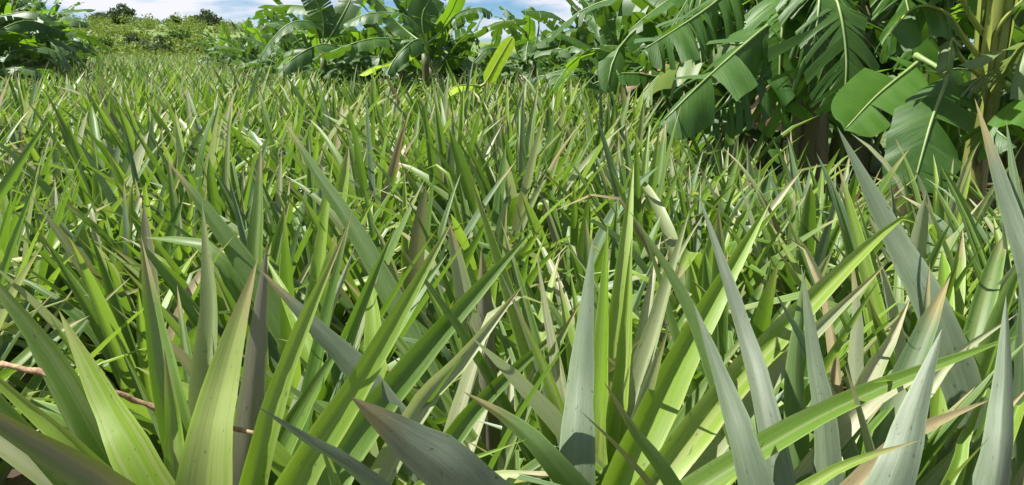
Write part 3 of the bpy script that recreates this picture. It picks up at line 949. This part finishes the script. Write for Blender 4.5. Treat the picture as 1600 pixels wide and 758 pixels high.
feature_banana(512, 9.0, 'banana plant with an upright split leaf and a leaf arching left, middle of the clump', [
    dict(p=[(505, 30, 9.0), (488, -10, 9.0), (470, -60, 9.0)], w=0.288, d=(.2, .3), t=11, ref=(0, -1, .3)),
    dict(p=[(490, 38, 8.8), (455, 36, 8.6), (425, 62, 8.5), (405, 95, 8.4)], w=0.274, d=(.9, .7)),
    dict(p=[(500, 20, 9.2), (455, 8, 9.4), (415, 14, 9.6), (392, 30, 9.6)], w=0.288, d=(.6, .6)),
    dict(p=[(530, 75, 8.6), (500, 70, 8.3), (460, 90, 8.1), (432, 118, 8.0)], w=0.288, d=(.8, .8)),
    dict(p=[(535, 25, 9.0), (550, -8, 9.1), (560, -60, 9.2)], w=0.274, d=(.3, .3), ref=(0, -1, .3)),
], 0.95, 'banana clump beyond the middle of the field')
feature_banana(668, 8.2, 'banana plant with a broad horizontal leaf in the right part of the clump', [
    dict(p=[(655, 45, 8.1), (625, 22, 8.0), (575, 22, 7.9), (536, 38, 7.9)], w=0.259, d=(.9, .5), t=5),
    dict(p=[(625, 62, 7.9), (575, 62, 7.7), (520, 80, 7.6), (488, 92, 7.6)], w=0.245, d=(.8, .7), t=9),
    dict(p=[(655, 62, 7.6), (640, 68, 7.4), (615, 95, 7.3), (604, 118, 7.2)], w=0.259, d=(.9, .8), t=15),
    dict(p=[(660, 25, 8.2), (676, -10, 8.2), (690, -60, 8.2)], w=0.302, d=(.3, .3), t=9, ref=(0, -1, .3)),
    dict(p=[(625, 40, 8.4), (590, 0, 8.5), (560, -14, 8.5), (525, -6, 8.5)], w=0.302, d=(.8, .6), t=9),
    dict(p=[(690, 50, 8.2), (715, 22, 8.2), (750, 12, 8.2), (770, 22, 8.2)], w=0.245, d=(.7, .7), t=13),
    dict(p=[(605, 100, 7.6), (585, 104, 7.5), (560, 118, 7.4)], w=0.216, m='ban_lime', d=(.5, .5), t=7),
], 1.0, 'banana clump beyond the middle of the field')
feature_banana(832, 10.0, 'thin banana plant with one curled upright leaf against the sky', [
    dict(p=[(842, 35, 10), (833, 12, 10), (826, 14, 10.0), (818, 22, 10)], w=0.187, d=(.5, .5), t=7),
    dict(p=[(820, 50, 10), (802, 35, 9.9), (796, 22, 9.9)], w=0.144, d=(.5, .5), t=7),
    dict(p=[(850, 62, 10), (868, 75, 9.8), (880, 100, 9.7)], w=0.216, d=(.7, .7), t=11),
    dict(p=[(826, 65, 9.9), (822, 88, 9.7), (824, 108, 9.6)], w=0.216, d=(.7, .7), t=11),
], 0.9, 'low banana plants right of the clump', r0=.07)
feature_banana(750, 5.6, 'young banana sucker with a single glowing yellow-green leaf in the field', [
    dict(p=[(760, 128, 5.6), (778, 96, 5.6), (801, 57, 5.6)], w=.108, m='ban_lime', rib='petiole', d=(.2, .15), t=0, ref=(-.3, -.95, .2), b0=.12, fold=.04),
    dict(p=[(735, 134, 5.55), (712, 136, 5.5), (694, 152, 5.5)], w=.17, m='ban_lime', rib='petiole', d=(.5, .5), t=0, b0=.2),
], 0.72, 'young banana sucker', r0=.035)

# the large plants on the right
NEARB = 'large banana plants on the right'
feature_banana(1262, 4.6, 'large banana plant on the right with long torn leaves hanging to the left', [
    dict(p=[(1200, -70, 4.6), (1120, 2, 4.3), (1058, 45, 4.1), (1005, 78, 4.0)], w=.46, d=(1.25, .7), t=40, seg=80, b0=.22, nq=6),
    dict(p=[(1255, 0, 4.3), (1190, 48, 4.0), (1105, 122, 3.75), (1030, 196, 3.6)], w=.42, d=(1.2, .35), t=10, b0=.16, nq=6),
    dict(p=[(1250, 60, 4.2), (1205, 105, 4.0), (1150, 150, 3.85), (1100, 190, 3.8)], w=.40, d=(1.2, 1.1), t=34, seg=70, b0=.18),
    dict(p=[(1240, -60, 4.9), (1160, -70, 5.0), (1090, -20, 5.1), (1040, 60, 5.1)], w=.50, d=(1.1, .8), t=26, seg=70, b0=.2),
    dict(p=[(1285, -40, 4.2), (1310, 10, 3.95), (1322, 90, 3.85), (1318, 170, 3.8)], w=.46, d=(1.0, .9), t=30, seg=84, b0=.2, ref=(0, -1, .4)),
    dict(p=[(1240, -40, 4.3), (1225, 20, 4.05), (1218, 110, 3.95), (1222, 190, 3.9)], w=.44, m='ban_bright', d=(1.0, .9), t=30, seg=84, b0=.2, ref=(0, -1, .4)),
    dict(p=[(1270, -60, 4.3), (1280, -10, 4.0), (1272, 70, 3.9), (1262, 150, 3.9)], w=.46, d=(1.0, .9), t=30, seg=84, b0=.2, ref=(0, -1, .4)),
    dict(p=[(1330, -60, 4.8), (1390, -60, 4.6), (1420, 20, 4.4), (1425, 90, 4.3)], w=.44, m='ban_bright', d=(.8, .8), t=30, seg=70, b0=.2),
    dict(p=[(1180, 60, 4.9), (1110, 70, 5.0), (1040, 110, 5.1), (1000, 150, 5.1)], w=.5, m='ban_pale', d=(.9, .7), t=6, b0=.2),
    dict(p=[(1230, 100, 4.5), (1215, 150, 4.3), (1222, 210, 4.2)], w=.36, m='ban_dry', name='withered_leaf', d=(1.1, 1.1), t=9, b0=.2),
], 1.45, NEARB, r0=.13)
feature_banana(1415, 3.75, 'banana plant with a broad smooth leaf hanging down in front of the reddish stem', [
    dict(p=[(1470, 110, 3.6), (1478, 125, 3.35), (1455, 190, 3.15), (1425, 300, 3.05)], w=.30, d=(.12, .12), t=6, b0=.34, ref=(-.25, -1, .25), nq=6, fold=.1),
    dict(p=[(1440, 92, 3.8), (1425, 105, 3.7), (1370, 150, 3.6), (1318, 205, 3.5)], w=.27, m='ban_bright', d=(.35, .35), t=3, b0=.26, ref=(-.1, -.7, .7), nq=6),
    dict(p=[(1440, 130, 3.9), (1480, 150, 4.0), (1500, 220, 4.0), (1510, 280, 4.0)], w=.40, d=(.8, .8), t=4, b0=.2),
], 0.95, NEARB, r0=.10)
# tall stem with bright yellowish leaf stalks
tall = feature_banana(1528, 3.45, 'tall banana stem with yellow-green leaf stalks and brown sheaths at the right edge', [
    dict(z0=1, p=[(1505, 60, 3.4), (1478, 22, 3.35), (1430, 12, 3.3), (1385, 60, 3.25)], w=.30, m='ban', rib='petiole', d=(1.1, 1.1), t=8, b0=.45),
    dict(z0=1, p=[(1555, 55, 3.4), (1592, 8, 3.35), (1650, -30, 3.3), (1720, 0, 3.2)], w=.36, rib='petiole', d=(.7, .7), t=6, b0=.4),
    dict(z0=1.1, p=[(1512, 20, 3.4), (1490, -40, 3.3), (1440, -110, 3.2), (1360, -120, 3.1)], w=.40, rib='petiole', d=(.7, .7), t=6, b0=.35),
    dict(z0=1.12, p=[(1548, 10, 3.5), (1570, -70, 3.6), (1620, -130, 3.7), (1700, -100, 3.8)], w=.40, rib='petiole', d=(.7, .7), t=6, b0=.35),
    dict(z0=0.95, p=[(1500, 90, 3.35), (1488, 60, 3.25), (1482, 95, 3.2), (1480, 120, 3.2)], w=.10, m='ban_pale', rib='petiole', d=(1.0, 1.0), t=4, b0=.5),
    dict(z0=0.85, p=[(1560, 130, 3.35), (1600, 70, 3.2), (1660, 60, 3.1), (1740, 120, 3.0)], w=.55, m='ban_pale', rib='petiole', d=(.9, .9), t=40, seg=70, b0=.2),
    dict(z0=0.7, p=[(1565, 190, 3.3), (1600, 150, 3.15), (1650, 150, 3.05), (1710, 210, 3.0)], w=.50, m='ban_bright', rib='petiole', d=(.9, .9), t=40, seg=70, b0=.2),
    dict(z0=1, p=[(1550, 60, 3.6), (1575, 40, 3.8), (1610, 60, 3.9), (1640, 110, 3.9)], w=.40, d=(.9, .9), t=8, b0=.3),
], 1.75, NEARB, 'pseudo_red', .062)
for k in range(7):
    a = k * 0.9 + .3
    dx, dy = math.cos(a), math.sin(a)
    z = .82 + .1 * (k % 4)
    C = catmull([np.array([dx * .035, dy * .035, z - .25]), np.array([dx * .055, dy * .055, z]), np.array([dx * .075, dy * .075, z + .3]), np.array([dx * (.16 + .04 * (k % 3)), dy * .2, z + .62])], 12)
    T = tangents(C)
    S = unit(np.cross(T, np.array([dx, dy, 0.0])))
    V, Fc, UV = ribbon(C, S, unit(np.cross(T, S)) * -1, np.linspace(.026, .008, 12), [-1, -.5, 0, .5, 1], .7)
    link('leaf_sheath', make_mesh('leaf_sheath', V, Fc, UV, mats=[M['petiole']]), tall)
# further plants that close the view behind them
for i, (px, Y, s, lab) in enumerate([(1085, 6.4, 1.05, 'banana plant in the shade behind the leftmost hanging torn leaves'),
                                     (1180, 6.2, 1.2, 'dark banana plant behind the long pale midrib on the right'),
                                     (1330, 5.6, 1.25, 'dark banana plant filling the shade above the broad hanging leaf'),
                                     (1460, 5.4, 1.2, 'banana plant behind the yellow-green leaf stalks'),
                                     (1600, 5.2, 1.15, 'banana plant half cut off by the right edge'),
                                     (1030, 7.4, .95, 'banana plant where the right-hand plants meet the open sky')]):
    x = (px - 800) / F_PX * Y
    place_banana(PROTO[(i * 2 + 1) % 6], (x, Y, 0), lab, 'banana plants behind the large ones', float(brng.uniform(0, 6.28)), s, r0=.12)

# ------------------------------------------------------------------ trees and scrub
def leaf_cloud(bag, centre, radii, count, size, rng, lumps=12, shell=0.55):
    """many small leaf faces gathered in uneven clumps"""
    cl = []
    for _ in range(lumps):
        d = unit(rng.normal(0, 1, 3))
        cl.append((d * rng.uniform(0.25, 0.9), rng.uniform(0.28, 0.5), rng.random()))
    P, Rn = [], []
    for i in range(count):
        c, rr, tone = cl[rng.integers(lumps)]
        d = unit(rng.normal(0, 1, 3)) * rr * rng.uniform(shell, 1.05)
        P.append((c + d) * radii + centre)
        Rn.append(np.clip(tone + rng.normal(0, .15), 0, .99))
    P = np.array(P)
    a = unit(rng.normal(0, 1, (count, 3)))
    b_ = unit(np.cross(a, rng.normal(0, 1, (count, 3))))
    s = size * rng.uniform(0.6, 1.3, (count, 1))
    V = np.stack([P - a * s, P + b_ * s * .45, P + a * s, P - b_ * s * .45], 1).reshape(-1, 3)
    Fc = np.arange(count * 4).reshape(-1, 4)
    UV = np.tile(np.array([[.5, 0], [1, .5], [.5, 1], [0, .5]]), (count, 1))
    bag.V.append(V); bag.F.extend([tuple(f) for f in (Fc + bag.n).tolist()]); bag.U.append(UV)
    bag.r.append(np.repeat(np.array(Rn), 4)); bag.m.extend([0] * count); bag.n += len(V)

trng = np.random.default_rng(44)
def tree(px, py_top, Y, h, radii, label, mat='tree', count=1500, size=.3, z0=None, lumps=14):
    x = (px - 800) / F_PX * Y
    top = at(px, py_top, Y)[2]
    z0 = top - h if z0 is None else z0
    e = thing('tree', (x, Y, z0), label, 'tree')
    hc = h - radii[2]
    tr = Bag()
    tr.add(*tube(np.array([[0, 0, -1.5], [.05 * h, 0, h * .3], [.02 * h, .02 * h, hc], [0, 0, h * .9]]), [.026 * h, .022 * h, .016 * h, .005 * h], 7))
    for k in range(6):
        a = k * 1.05 + trng.uniform(0, .5)
        tr.add(*tube(np.array([[.02 * h, 0, h * (.35 + .05 * k)], [math.cos(a) * radii[0] * .4, math.sin(a) * radii[1] * .4, hc * .95 + .02 * k],
                               [math.cos(a) * radii[0] * .8, math.sin(a) * radii[1] * .8, hc + radii[2] * .3]]), [.018 * h, .012 * h, .004 * h], 5))
    link('trunk', tr.mesh('tree_trunk', [M['bark']]), e)
    c = Bag()
    leaf_cloud(c, np.array([0, 0, hc]), np.array(radii), count, size, trng, lumps)
    link('crown', c.mesh('tree_crown', [M[mat]]), e)

tree(210, 8, 150, 5.5, (2.4, 2.4, 2.0), 'small dark round tree on the skyline of the far slope, left one')
tree(345, 10, 150, 7.0, (2.7, 2.7, 3.0), 'tallest open-crowned tree on the skyline of the far slope')
tree(318, 22, 152, 4.2, (2.0, 2.0, 1.7), 'low tree just left of the tallest skyline tree')
tree(290, 24, 155, 4.0, (1.6, 1.6, 1.5), 'low pale tree right of the bare skyline gap', 'shrub')
tree(180, 20, 160, 3.0, (2.6, 2.0, 1.2), 'low dark hedge-like tree left of the round skyline tree')
tree(958, -62, 24, 5.2, (1.35, 1.1, .90), 'thin-leaved brownish tree reaching down from above the gap of open sky', 'browntree', 900, .085, None, 16)
tree(912, 34, 60, 3.6, (1.7, 1.7, 1.5), 'dull olive round tree in the gap right of the clump', 'browntree', 1600, .18)
tree(1410, -40, 9.0, 3.2, (1.3, 1.1, 1.3), 'sunlit leafy tree glimpsed behind the banana plants on the right', 'shrub', 2600, .09, 0.0)
tree(1180, -60, 10.0, 3.4, (1.6, 1.2, 1.5), 'broad leafy tree in the shade behind the torn banana leaves', 'shrub', 2600, .10, 0.0)
tree(1590, -20, 9.5, 3.0, (1.3, 1.1, 1.3), 'leafy tree behind the stem at the right edge', 'shrub', 2200, .09, 0.0)

def bush(px, Y, rad, hgt, label, mat):
    x = (px - 800) / F_PX * Y
    z = max(hill_height(x, Y), 0.0)
    e = thing('bush', (x, Y, z), label, 'bush')
    c = Bag()
    leaf_cloud(c, np.array([0, 0, hgt * .45]), np.array([rad, rad, hgt * .6]), 1300, .12 * rad, trng, 14)
    link('crown', c.mesh('bush_crown', [M[mat]]), e)
    tr = Bag()
    for k in range(5):
        a = k * 1.26
        tr.add(*tube(np.array([[0, 0, -.2], [math.cos(a) * rad * .25, math.sin(a) * rad * .25, hgt * .3], [math.cos(a) * rad * .5, math.sin(a) * rad * .5, hgt * .7]]), [.06 * rad, .04 * rad, .01], 5))
    link('stem', tr.mesh('bush_stem', [M['bark']]), e)
bush(262, 58, 1.15, 1.5, 'dark rounded bush standing alone at the end of the field', 'tree')
bush(185, 70, 1.6, 1.6, 'middle-sized green bush left of the dark bush', 'shrub')
bush(222, 95, 1.7, 2.0, 'dark bush on the slope above the gap, left of the lone dark bush', 'tree')
bush(288, 100, 1.9, 2.2, 'green bush on the slope above the lone dark bush', 'shrub')
bush(310, 70, 1.5, 1.6, 'light green bush right of the lone dark bush', 'scrub')

def scrub():
    b = Bag()
    for i in range(380):
        px = trng.uniform(60, 470) if i < 320 else trng.uniform(860, 1010)
        Y = trng.uniform(44, 165)
        x = (px - 800) / F_PX * Y
        z = max(hill_height(x, Y), 0.0)
        rad = trng.uniform(.6, 1.5) * (0.6 + Y / 160)
        leaf_cloud(b, np.array([x, Y, z + rad * .25]), np.array([rad * 1.2, rad, rad * .7]), 170, .10 * rad + .03, trng, 8)
    link('scrub', b.mesh('scrub', [M['scrub']]), None, kind='stuff', label='low yellow-green scrub covering the far slope', category='scrub')
scrub()

# ------------------------------------------------------------------ small things
def twig():
    rng = np.random.default_rng(3)
    P = [at(2, 568, .86), at(90, 588, .84), at(175, 612, .85), at(245, 637, .86), at(330, 658, .86), at(404, 679, .845)]
    C = catmull(P, 26)
    C[1:-1] += rng.normal(0, .0008, (24, 3))
    rad = np.linspace(.0040, .0032, 26) * rng.uniform(.74, 1.2, 26)
    rad[[7, 15, 21]] *= 1.35
    V, Fc, UV = tube(C, rad, 8)
    o0 = C[0].copy()
    o = link('twig', make_mesh('twig', V - o0, Fc, UV, mats=[M['twig']]), None, label='thin brown dry twig lying across the leaves at lower left', category='twig')
    o.location = o0
twig()

def litter():
    b = Bag()
    rng = np.random.default_rng(8)
    for i in range(1400):
        y = rng.uniform(.3, 6.0)
        x = rng.uniform(-1, 1) * (.72 * y + .6)
        L = rng.uniform(.12, .5)
        V, Fc, UV = local_leaf(L, rng.uniform(.02, .045), rng.uniform(.1, 1.2), rng.uniform(-.4, .4), rng.uniform(-1.5, 1.5), .6, 5, 3, rng)
        m = np.array(Matrix.Translation((x, y, rng.uniform(.03, .10))) @ Matrix.Rotation(rng.uniform(0, 6.28), 4, 'Z') @ Matrix.Rotation(R(rng.uniform(70, 95)), 4, 'Y'))
        b.add(V @ m[:3, :3].T + m[:3, 3], Fc, UV, rng.random())
    link('leaf_litter', b.mesh('leaf_litter', [M['dry']]), None, kind='stuff', label='dry brown fallen leaves on the soil between the plants', category='leaf litter')
litter()
